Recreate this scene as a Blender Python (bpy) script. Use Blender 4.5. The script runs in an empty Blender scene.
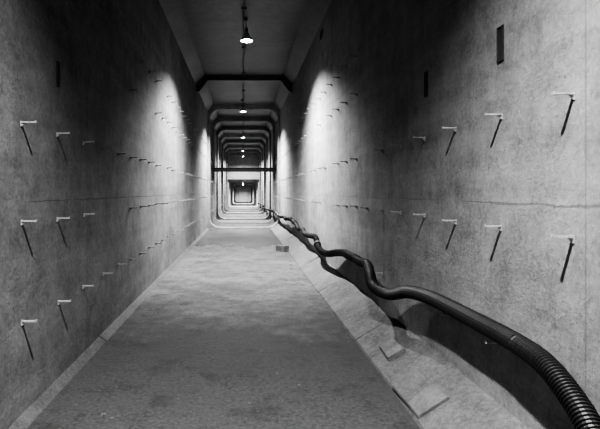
import bpy, bmesh, math, random
from mathutils import Vector, noise
random.seed(7)
S=bpy.context.scene
try:
    S.view_settings.look='AgX - Very High Contrast'
except Exception as ex: print(ex)
XL,XR=-1.54,1.62
H=5.4
Y0,Y1=-7.0,46.0
Y2=72.0
H2=2.85

# ---------------- materials ----------------
def newmat(name):
    m=bpy.data.materials.new(name); m.use_nodes=True
    return m,m.node_tree.nodes,m.node_tree.links,m.node_tree.nodes['Principled BSDF']
def g(v): return (v,v,v,1)
def simple(name,v,rough=.6,metal=0,bump=0,scale=60):
    m,n,l,b=newmat(name)
    tc=n.new('ShaderNodeTexCoord'); nz=n.new('ShaderNodeTexNoise'); nz.inputs['Scale'].default_value=scale
    l.new(tc.outputs['Object'],nz.inputs['Vector'])
    r=n.new('ShaderNodeValToRGB'); r.color_ramp.elements[0].color=g(v*.7); r.color_ramp.elements[1].color=g(min(1,v*1.25))
    r.color_ramp.elements[0].position=.3; r.color_ramp.elements[1].position=.7
    l.new(nz.outputs['Fac'],r.inputs['Fac']); l.new(r.outputs['Color'],b.inputs['Base Color'])
    b.inputs['Roughness'].default_value=rough; b.inputs['Metallic'].default_value=metal
    return m

def concrete(name,lo,hi,rough=.8,seams=None,streak=True,bumpd=.012,specks=True,shade_and_stains=False,grit=.35):
    """mottled cast concrete; seams = list of z heights of formwork joints"""
    m,n,l,b=newmat(name)
    tc=n.new('ShaderNodeTexCoord')
    def noise_(scale,detail,vec=None,rg=.6):
        x=n.new('ShaderNodeTexNoise'); x.inputs['Scale'].default_value=scale; x.inputs['Detail'].default_value=detail; x.inputs['Roughness'].default_value=rg
        l.new(vec or tc.outputs['Object'],x.inputs['Vector']); return x.outputs['Fac']
    def math_(op,a,bb,c=None,clamp=False):
        x=n.new('ShaderNodeMath'); x.operation=op; x.use_clamp=clamp
        for i,v in enumerate((a,bb,c)):
            if v is None: continue
            if isinstance(v,(int,float)): x.inputs[i].default_value=v
            else: l.new(v,x.inputs[i])
        return x.outputs[0]
    def darken(col,fac,val):
        mx=n.new('ShaderNodeMix'); mx.data_type='RGBA'; l.new(fac,mx.inputs[0]); l.new(col,mx.inputs[6]); mx.inputs[7].default_value=g(val); return mx.outputs[2]
    big=noise_(1.1,6); fine=noise_(32,8,rg=.8); mid=noise_(5,6,rg=.7)
    v=math_('ADD',.5,math_('MULTIPLY',math_('SUBTRACT',big,.5),.6))
    v=math_('ADD',v,math_('MULTIPLY',math_('SUBTRACT',fine,.5),grit*2.4))
    v=math_('ADD',v,math_('MULTIPLY',math_('SUBTRACT',mid,.5),.6))
    if streak:
        mp=n.new('ShaderNodeMapping'); mp.inputs['Scale'].default_value=(3,5,.9)
        l.new(tc.outputs['Object'],mp.inputs['Vector'])
        v=math_('ADD',v,math_('MULTIPLY',math_('SUBTRACT',noise_(1.0,5,mp.outputs['Vector']),.5),.25))
        mp=n.new('ShaderNodeMapping'); mp.inputs['Scale'].default_value=(3,.5,6)
        l.new(tc.outputs['Object'],mp.inputs['Vector'])
        v=math_('ADD',v,math_('MULTIPLY',math_('SUBTRACT',noise_(1.0,5,mp.outputs['Vector']),.5),.4))
    sep=n.new('ShaderNodeSeparateXYZ'); l.new(tc.outputs['Object'],sep.inputs[0])
    r=n.new('ShaderNodeValToRGB'); r.color_ramp.elements[0].position=.25; r.color_ramp.elements[1].position=.75
    r.color_ramp.elements[0].color=g(lo); r.color_ramp.elements[1].color=g(hi)
    l.new(v,r.inputs['Fac'])
    col=r.outputs['Color']
    height=math_('ADD',math_('MULTIPLY',fine,.7),math_('MULTIPLY',mid,.8))
    if shade_and_stains:
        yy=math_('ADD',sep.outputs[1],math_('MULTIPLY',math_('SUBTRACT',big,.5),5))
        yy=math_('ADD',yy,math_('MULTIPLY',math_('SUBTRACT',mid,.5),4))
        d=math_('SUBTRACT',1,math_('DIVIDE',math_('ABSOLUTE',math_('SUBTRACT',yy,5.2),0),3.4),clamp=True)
        col=darken(col,math_('MULTIPLY',d,.75),lo*.5)  # dim stretch between lamps: light falloff painted into the floor colour
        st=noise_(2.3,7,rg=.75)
        col=darken(col,math_('MULTIPLY',math_('MULTIPLY',math_('SUBTRACT',st,.52),9,clamp=True),.6),lo*.5)  # blotchy dark stains
    if specks:
        vo=n.new('ShaderNodeTexVoronoi'); vo.inputs['Scale'].default_value=16
        l.new(tc.outputs['Object'],vo.inputs['Vector'])
        sp=math_('LESS_THAN',vo.outputs['Distance'],math_('MULTIPLY',math_('SUBTRACT',mid,.46),.9))
        col=darken(col,math_('MULTIPLY',sp,.4),lo*.45); height=math_('SUBTRACT',height,math_('MULTIPLY',sp,.3))
    if seams:
        wob=math_('MULTIPLY',math_('SUBTRACT',mid,.5),.05)
        for z in seams:
            d=math_('ABSOLUTE',math_('SUBTRACT',math_('ADD',sep.outputs[2],wob),z),0)
            s=math_('LESS_THAN',d,math_('MULTIPLY',math_('SUBTRACT',big,.38),.03))
            col=darken(col,math_('MULTIPLY',s,.45),lo*.5); height=math_('SUBTRACT',height,math_('MULTIPLY',s,.6))
        fr=math_('FRACT',math_('DIVIDE',math_('ADD',sep.outputs[1],50.6),2.4),0)
        s=math_('LESS_THAN',fr,.005)
        col=darken(col,math_('MULTIPLY',s,.3),lo*.5); height=math_('SUBTRACT',height,math_('MULTIPLY',s,.5))
    l.new(col,b.inputs['Base Color'])
    b.inputs['Roughness'].default_value=rough
    bp=n.new('ShaderNodeBump'); bp.inputs['Strength'].default_value=.9; bp.inputs['Distance'].default_value=bumpd
    l.new(height,bp.inputs['Height']); l.new(bp.outputs['Normal'],b.inputs['Normal'])
    return m
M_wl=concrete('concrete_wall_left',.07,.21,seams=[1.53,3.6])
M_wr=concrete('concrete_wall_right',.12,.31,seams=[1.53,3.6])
M_fl=concrete('concrete_floor_dusty',.028,.14,rough=.75,streak=False,bumpd=.035,shade_and_stains=True,grit=.65)
M_ce=concrete('concrete_ceiling',.05,.14,rough=.35,streak=False)
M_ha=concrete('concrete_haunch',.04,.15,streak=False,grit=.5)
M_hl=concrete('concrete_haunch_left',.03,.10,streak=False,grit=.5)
M_rub=concrete('ring_concrete',.22,.45,streak=False,specks=False)
M_chip=concrete('rubble_chips',.05,.17,streak=False,specks=False)
M_wet=concrete('wet_floor_film',.02,.09,rough=.25,streak=False,specks=False,bumpd=.01)
M_hose=simple('black_corrugated_plastic',.012,.5)
M_st=simple('galvanised_steel',.36,.5,.1)
M_dk=simple('rusted_dark_steel',.03,.7)
M_enam=simple('enamel_shade',.55,.4)
M_cab=simple('black_cable_rubber',.03,.5)
m,n,l,b=newmat('lit_bulb_glass'); b.inputs['Base Color'].default_value=g(.9); b.inputs['Emission Color'].default_value=g(1); b.inputs['Emission Strength'].default_value=60; M_bulb=m

# ---------------- helpers ----------------
def mk(name,verts,faces,mat,smooth=False,parent=None,loc=(0,0,0)):
    me=bpy.data.meshes.new(name); me.from_pydata(verts,[],faces); me.update()
    bm=bmesh.new(); bm.from_mesh(me); bmesh.ops.recalc_face_normals(bm,faces=bm.faces); bm.to_mesh(me); bm.free()
    o=bpy.data.objects.new(name,me); S.collection.objects.link(o); o.data.materials.append(mat); o.location=loc
    if smooth:
        for p in me.polygons: p.use_smooth=True
    if parent: o.parent=parent
    return o
class MB:
    def __init__(s): s.v=[]; s.f=[]
    def box(s,x0,x1,y0,y1,z0,z1):
        i=len(s.v)
        s.v+=[(x0,y0,z0),(x1,y0,z0),(x1,y1,z0),(x0,y1,z0),(x0,y0,z1),(x1,y0,z1),(x1,y1,z1),(x0,y1,z1)]
        s.f+=[tuple(i+k for k in q) for q in((0,3,2,1),(4,5,6,7),(0,1,5,4),(1,2,6,5),(2,3,7,6),(3,0,4,7))]
    def prism(s,prof,y0,y1):
        i=len(s.v);k=len(prof)
        s.v+=[(x,y0,z) for x,z in prof]+[(x,y1,z) for x,z in prof]
        s.f+=[(i+j,i+(j+1)%k,i+k+(j+1)%k,i+k+j) for j in range(k)]
        s.f+=[tuple(i+j for j in range(k)),tuple(i+k+j for j in reversed(range(k)))]
    def ring(s,outer,inner,y0,y1):
        i=len(s.v);k=len(outer)
        for prof,y in((outer,y0),(inner,y0),(outer,y1),(inner,y1)): s.v+=[(x,y,z) for x,z in prof]
        for j in range(k):
            a,b2=j,(j+1)%k
            s.f.append((i+a,i+b2,i+k+b2,i+k+a)); s.f.append((i+2*k+a,i+3*k+a,i+3*k+b2,i+2*k+b2)); s.f.append((i+k+a,i+k+b2,i+3*k+b2,i+3*k+a)); s.f.append((i+a,i+2*k+a,i+2*k+b2,i+b2))
    def tube(s,pts,rad,seg=10,caps=True):
        i0=len(s.v); n=len(pts)
        up=Vector((0,0,1))
        for k,p in enumerate(pts):
            p=Vector(p); a=Vector(pts[max(0,k-1)]); c=Vector(pts[min(n-1,k+1)])
            t=(c-a).normalized()
            if k==0:
                ref=up if abs(t.z)<.9 else Vector((1,0,0)); u=t.cross(ref).normalized()
            else: u=(u-t*u.dot(t)).normalized()
            w=t.cross(u)
            r=rad[k] if isinstance(rad,list) else rad
            for j in range(seg):
                an=2*math.pi*j/seg
                s.v.append(tuple(p+u*math.cos(an)*r+w*math.sin(an)*r))
        for k in range(n-1):
            for j in range(seg):
                a=i0+k*seg+j; b2=i0+k*seg+(j+1)%seg
                s.f.append((a,b2,b2+seg,a+seg))
        if caps:
            s.f.append(tuple(i0+j for j in range(seg))); s.f.append(tuple(i0+(n-1)*seg+j for j in reversed(range(seg))))
    def lathe(s,prof,c,seg=28):
        i0=len(s.v)
        for r,z in prof:
            for j in range(seg):
                a=2*math.pi*j/seg; s.v.append((c[0]+r*math.cos(a),c[1]+r*math.sin(a),c[2]+z))
        for k in range(len(prof)-1):
            for j in range(seg):
                a=i0+k*seg+j; b2=i0+k*seg+(j+1)%seg
                s.f.append((a,b2,b2+seg,a+seg))
    def rock(s,c,r):
        bm=bmesh.new(); bmesh.ops.create_icosphere(bm,subdivisions=2,radius=1)
        i=len(s.v); sx,sy,sz=[random.uniform(.6,1.2) for _ in range(3)]; off=Vector((random.random()*50,)*3)
        for v in bm.verts:
            d=1+.5*noise.noise(v.co*1.6+off)
            s.v.append((c[0]+v.co.x*r*sx*d,c[1]+v.co.y*r*sy*d,max(0.001,c[2]+v.co.z*r*sz*.6*d)))
        s.f+=[tuple(i+v.index for v in f.verts) for f in bm.faces]; bm.free()

# ---------------- shell ----------------
T=.3
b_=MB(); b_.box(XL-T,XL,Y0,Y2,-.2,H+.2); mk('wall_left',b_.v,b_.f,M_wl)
b_=MB(); b_.box(XR,XR+T,Y0,Y2,-.2,H+.2); mk('wall_right',b_.v,b_.f,M_wr)
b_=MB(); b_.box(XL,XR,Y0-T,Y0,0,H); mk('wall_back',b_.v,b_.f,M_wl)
b_=MB(); b_.box(XL,XR,Y2,Y2+T,0,H2); mk('wall_far',b_.v,b_.f,M_rub)
b_=MB(); b_.box(XL,XR,Y1,Y1+.4,H2,H); mk('wall_bulkhead',b_.v,b_.f,M_wr)
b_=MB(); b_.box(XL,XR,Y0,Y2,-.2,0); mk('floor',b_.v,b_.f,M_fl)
b_=MB()
b_.box(XL,XR,Y0,Y1,H,H+.2)
b_.prism([(XL,H),(XL,H-.30),(XL+.30,H)],Y0,Y1)
b_.prism([(XR,H),(XR-.30,H),(XR,H-.30)],Y0,Y1)
b_.box(XL,XR,Y1+.4,Y2,H2,H2+.2)
mk('ceiling',b_.v,b_.f,M_ce)
def rr(x0,x1,z0,z1,r,n=7):
    out=[]
    for cx,cz,a0 in((x1-r,z1-r,0),(x0+r,z1-r,90),(x0+r,z0+r,180),(x1-r,z0+r,270)):
        for k in range(n): a=math.radians(a0+90*k/(n-1)); out.append((cx+r*math.cos(a),cz+r*math.sin(a)))
    return out
b_=MB(); b_.prism([(XL,H),(XL,H-.5),(XL+.1,H-.5),(XL+.38,H-.14),(XR-.38,H-.14),(XR-.1,H-.5),(XR,H-.5),(XR,H)],15.3,15.6); mk('trim_1',b_.v,b_.f,M_ce)
for k,y in enumerate((20.3,23.6,27,30.5,34,38,42)):
    b_=MB(); b_.ring(rr(XL,XR,0,H,.001),rr(XL+.09,XR-.09,.06,H-.2,.42),y,y+.3)
    mk('trim_%d'%(k+2),b_.v,b_.f,M_wr)
for k,(y,t) in enumerate(((46.4,.12),(49,.18),(52,.25),(55,.32),(59,.4),(64,.48))):
    b_=MB(); b_.ring(rr(XL,XR,0,H2,.001),rr(XL+t,XR-t,.04+t*.4,H2-t,.2),y,y+.4)
    mk('trim_%d'%(k+9),b_.v,b_.f,M_rub)
b_=MB()
yd=Y2-.003
b_.box(-.62,-.55,yd-.08,yd,0,2.1); b_.box(.55,.62,yd-.08,yd,0,2.1); b_.box(-.62,.62,yd-.08,yd,2.1,2.17); b_.box(-.55,.55,yd-.04,yd,0.01,2.1); b_.box(.38,.46,yd-.09,yd-.04,1.0,1.04)
mk('door_1',b_.v,b_.f,simple('painted_steel_door',.35,.5))

def haunch(name,side):
    b_=MB(); y=Y0; k=0
    while y<19.5:
        L=2.4; y1=y+L-.01
        j=random.uniform(-.012,.012)
        if side>0: prof=[(XR,-.0),(1.20+j,0),(1.21+j,.02),(XR-.05,.24+j),(XR,.26+j)]
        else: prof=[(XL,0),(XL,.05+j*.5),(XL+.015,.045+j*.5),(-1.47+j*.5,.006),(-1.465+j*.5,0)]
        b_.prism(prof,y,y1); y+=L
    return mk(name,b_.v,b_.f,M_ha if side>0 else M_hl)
haunch('baseboard_right',1); haunch('baseboard_left',-1)

# ---------------- wall brackets ----------------
def brackets(name,side):
    b_=MB(); xw=(XR-.001) if side>0 else (XL+.001); s=-side
    def bx(a,b,*r): b_.box(min(a,b),max(a,b),*r)
    k=-6
    while True:
        y=2.30+.62*k+(0.33 if side<0 else 0); k+=1
        if y>44: break
        if y<.6: continue
        rows=[2.08,1.39,.66 if side>0 else .70]
        if y>6.3: rows=[3.55,3.0]+rows
        for z in rows:
            if y>4.5 and random.random()<.12: continue
            if side>0 and z<1 and (y<2.4 or 4.2<y<5.2 or y>7): continue
            zz=z+random.uniform(-.012,.012); yy=y+random.uniform(-.02,.02)
            bx(xw,xw+s*.005,yy-.01,yy+.01,zz-.03,zz+.008)
            bx(xw+s*.004,xw+s*.105,yy-.009,yy+.009,zz-.005,zz+.005)
            bx(xw+s*.100,xw+s*.105,yy-.009,yy+.009,zz+.004,zz+.012)
            b_.prism([(xw+s*.004,zz-.03),(xw+s*.03,zz-.004),(xw+s*.004,zz-.004)],yy-.002,yy+.002)
    return mk(name,b_.v,b_.f,M_st)
brackets('cable_bracket_array',1); brackets('cable_bracket_array',-1)

def slot(x,y,z,side,w=.07,h=.22):
    b_=MB(); s=-side; x=x+s*.001
    def bx(a,b,*r): b_.box(min(a,b),max(a,b),*r)
    bx(x,x+s*.003,y-w/2+.008,y+w/2-.008,z-h/2+.008,z+h/2-.008)
    for ya,yb in((y-w/2,y-w/2+.01),(y+w/2-.01,y+w/2)): bx(x,x+s*.008,ya,yb,z-h/2,z+h/2)
    for za,zb in((z-h/2,z-h/2+.01),(z+h/2-.01,z+h/2)): bx(x,x+s*.008,y-w/2+.01,y+w/2-.01,za,zb)
    mk('cast_in_anchor_channel',b_.v,b_.f,M_dk)
slot(XR,2.93,2.53,1,.07,.22); slot(XR,4.12,2.55,1,.06,.22); slot(XL,3.88,2.58,-1,.06,.21)
slot(XR,9.6,4.85,1,.3,.16)

# ---------------- hose ----------------
P=[(1.0,-3.5,.075),(.98,-1.5,.075),(1.02,-.2,.075),(1.15,.7,.11),(1.38,1.35,.22),(1.47,1.72,.36),(1.5,1.97,.54),(1.52,2.157,.65),(1.53,2.405,.737),(1.54,2.8,.748),(1.54,3.31,.745),(1.53,3.82,.735),(1.50,4.245,.691),
(1.44,4.62,.59),(1.38,4.92,.60),(1.41,5.18,.69),(1.48,5.6,.735),(1.52,6.1,.70),(1.51,6.6,.69),(1.53,7.2,.67),(1.5,7.8,.57),(1.46,8.4,.50),(1.45,9.0,.54),(1.5,9.6,.64),(1.51,10.3,.65),(1.48,11.0,.58),(1.51,11.8,.65),(1.51,12.6,.61),(1.5,13.4,.70),(1.48,14.4,.76),(1.46,15.6,.70),(1.46,17.0,.70),(1.45,19,.64),(1.45,21.5,.70),(1.45,24.2,.64),(1.45,30.5,.56),(1.45,38,.62),(1.45,45,.5)]
def cr(p0,p1,p2,p3,t):
    return .5*((2*p1)+(-p0+p2)*t+(2*p0-5*p1+4*p2-p3)*t*t+(-p0+3*p1-3*p2+p3)*t**3)
PV=[Vector(p) for p in P]; dense=[]
for i in range(len(PV)-1):
    p0=PV[max(0,i-1)];p3=PV[min(len(PV)-1,i+2)]
    for k in range(40): dense.append(cr(p0,PV[i],PV[i+1],p3,k/40))
dense.append(PV[-1])
dense=[p+Vector((.012*noise.noise(Vector((p.y*2.0,0,3))),0,min(.035,.012*max(0,p.y-4.5))*noise.noise(Vector((p.y*1.6,5,3))))) if p.y>2.6 else p for p in dense]
cum=[0]
for a,b2 in zip(dense,dense[1:]): cum.append(cum[-1]+(b2-a).length)
def at(s,idx=[0]):
    i=idx[0]
    while i<len(cum)-2 and cum[i+1]<s: i+=1
    idx[0]=i
    t=(s-cum[i])/max(1e-9,cum[i+1]-cum[i]); return dense[i].lerp(dense[i+1],min(1,t))
pts=[];rad=[];s=0;ph=0
R=.058
while s<cum[-1]:
    p=at(s); pitch=.018 if p.y<12 else .04
    pts.append(p); q=ph%4
    rad.append([R,R,R-.008,R-.008][q]); ph+=1; s+=pitch/4
b_=MB(); b_.tube(pts,rad,18); hose=mk('corrugated_hose',b_.v,b_.f,M_hose,smooth=False)
def tie(y0):
    i=min(range(len(dense)),key=lambda k:abs(dense[k].y-y0)); p=dense[i]; t=(dense[i+1]-dense[i-1]).normalized()
    b_=MB(); b_.tube([p-t*.05,p-t*.048,p+t*.048,p+t*.05],[.060,.070,.070,.060],20)
    mk('coupling',b_.v,b_.f,M_cab,parent=hose)
for y in(9.2,13.6): tie(y)

# ---------------- ceiling lamps ----------------
def lamp(y,ceil,zl,x,power,cone,blend=.9):
    e=bpy.data.objects.new('pendant_work_lamp',None); S.collection.objects.link(e); e.location=(x,y,zl)
    b_=MB(); b_.lathe([(.035,.2),(.04,.19),(.05,.15),(.09,.11),(.135,.02),(.14,0),(.136,.0),(.13,.018),(.085,.10),(.045,.14),(.03,.145)],(0,0,0))
    mk('shade',b_.v,b_.f,M_enam,True,e)
    b_=MB(); b_.lathe([(.001,.29),(.02,.285),(.03,.26),(.032,.2),(.03,.14),(.02,.13),(.001,.13)],(0,0,0)); mk('socket',b_.v,b_.f,M_cab,True,e)
    b_=MB(); b_.lathe([(.001,-.03),(.03,-.024),(.055,.0),(.06,.035),(.04,.09),(.018,.13)],(0,0,0),20); mk('bulb',b_.v,b_.f,M_bulb,True,e)
    d=ceil-zl
    b_=MB(); b_.tube([(0,0,.28),(-.01,0,.28+(d-.28)*.3),(-.02,0,.28+(d-.28)*.7),(-.03,0,d)],.008,8); mk('flex',b_.v,b_.f,M_cab,True,e)
    b_=MB(); b_.lathe([(.001,-.05),(.045,-.05),(.05,-.04),(.05,0)],(-.03,0,d),16); mk('ceiling_rose',b_.v,b_.f,M_cab,True,e)
    ld=bpy.data.lights.new('lamp_light','SPOT'); ld.energy=power; ld.shadow_soft_size=.05; ld.spot_size=math.radians(cone); ld.spot_blend=blend
    lo=bpy.data.objects.new('lamp_light',ld); S.collection.objects.link(lo); lo.parent=e; lo.location=(0,0,-.085)
lamp(1.0,H,4.95,-.05,3000,119,1)
lamp(10.2,H,4.9,.08,3900,136,1)
for y in (19.2,28.4,37.6): lamp(y,H,4.9,0,5000,140,1)
lamp(43.5,H,4.9,0,1500,160,.5)  # extra lamp outside the regular spacing, added to brighten the bulkhead
for y in (48,57,69): lamp(y,H2,2.5,0,1900,160,1)
b_=MB(); b_.tube([(.02+.02*math.sin(k*1.3),Y0+k*.75,H-.03-.03*abs(math.sin(k*.8))) for k in range(int((Y1-Y0)/.75))],.014,8)
for k in range(20): b_.box(-.03,.07,Y0+1+2.6*k,Y0+1.04+2.6*k,H-.03,H-.001)
mk('ceiling_supply_cable',b_.v,b_.f,M_cab)

b_=MB(); b_.box(XL+.02,XR-.02,23,23.12,2.60,2.62); b_.box(XL+.02,XR-.02,23,23.12,2.78,2.80); b_.box(XL+.02,XR-.02,23.05,23.07,2.62,2.78)
for x0,x1 in((XL,XL+.02),(XR-.02,XR)): b_.box(x0,x1,22.9,23.22,2.5,2.9)
mk('steel_cross_beam',b_.v,b_.f,M_dk)

# ---------------- wet film + rubble ----------------
vs=[]
for k in range(61):
    x=XL+.09+(1.2-XL-.09)*k/60; vs.append((x,13.8+1.6*noise.noise(Vector((x*1.6,2,4)))+.6*noise.noise(Vector((x*6,2,4))),.006))
vs+=[(1.2,20.2,.006),(XL+.09,20.2,.006)]
mk('water_puddle',vs,[tuple(range(len(vs)))],M_wet)
b_=MB()
for k in range(340):
    far=random.random()<.4
    y=random.gauss(12.8,.7) if far else random.uniform(2.5,12); x=random.uniform(-1.3,1.1)
    b_.rock((x,y,.002),random.choice([.005,.007,.01,.014]) if not far else random.uniform(.01,.035))
for x,y,r in((-1.0,3.35,.02),(-.93,3.3,.014),(-.5,3.6,.012),(1.05,10.2,.05),(1.0,9.7,.03),(1.1,10.8,.04)): b_.rock((x,y,.002),r)
mk('concrete_rubble',b_.v,b_.f,M_chip)
def block(x,y,z,rot,sx,sy,sz,mat):
    b_=MB(); c=.012
    b_.prism([(-sx,0),(sx,0),(sx,sz-c),(sx-c,sz),(-sx+c,sz),(-sx,sz-c)],-sy,sy)
    o=mk('broken_kerb_block',b_.v,b_.f,mat,loc=(x,y,z)); o.rotation_euler=rot
block(1.33,3.50,.078,(0,-.55,.04),.13,.26,.04,M_chip)
block(1.40,4.35,.12,(0,-.55,-.05),.09,.16,.04,M_chip)
block(1.06,12.6,.0,(0,0,.6),.08,.18,.16,M_ha)

w=bpy.data.worlds.new('tunnel_dark'); S.world=w; w.use_nodes=True; w.node_tree.nodes['Background'].inputs[0].default_value=g(.01)

cam=bpy.data.cameras.new('camera'); co=bpy.data.objects.new('camera',cam); S.collection.objects.link(co)
co.location=(0,0,1.6); co.rotation_euler=(math.pi/2,0,0); cam.lens=28; cam.sensor_width=36; cam.shift_x=.095; cam.shift_y=-.0375; cam.clip_end=300
S.camera=co
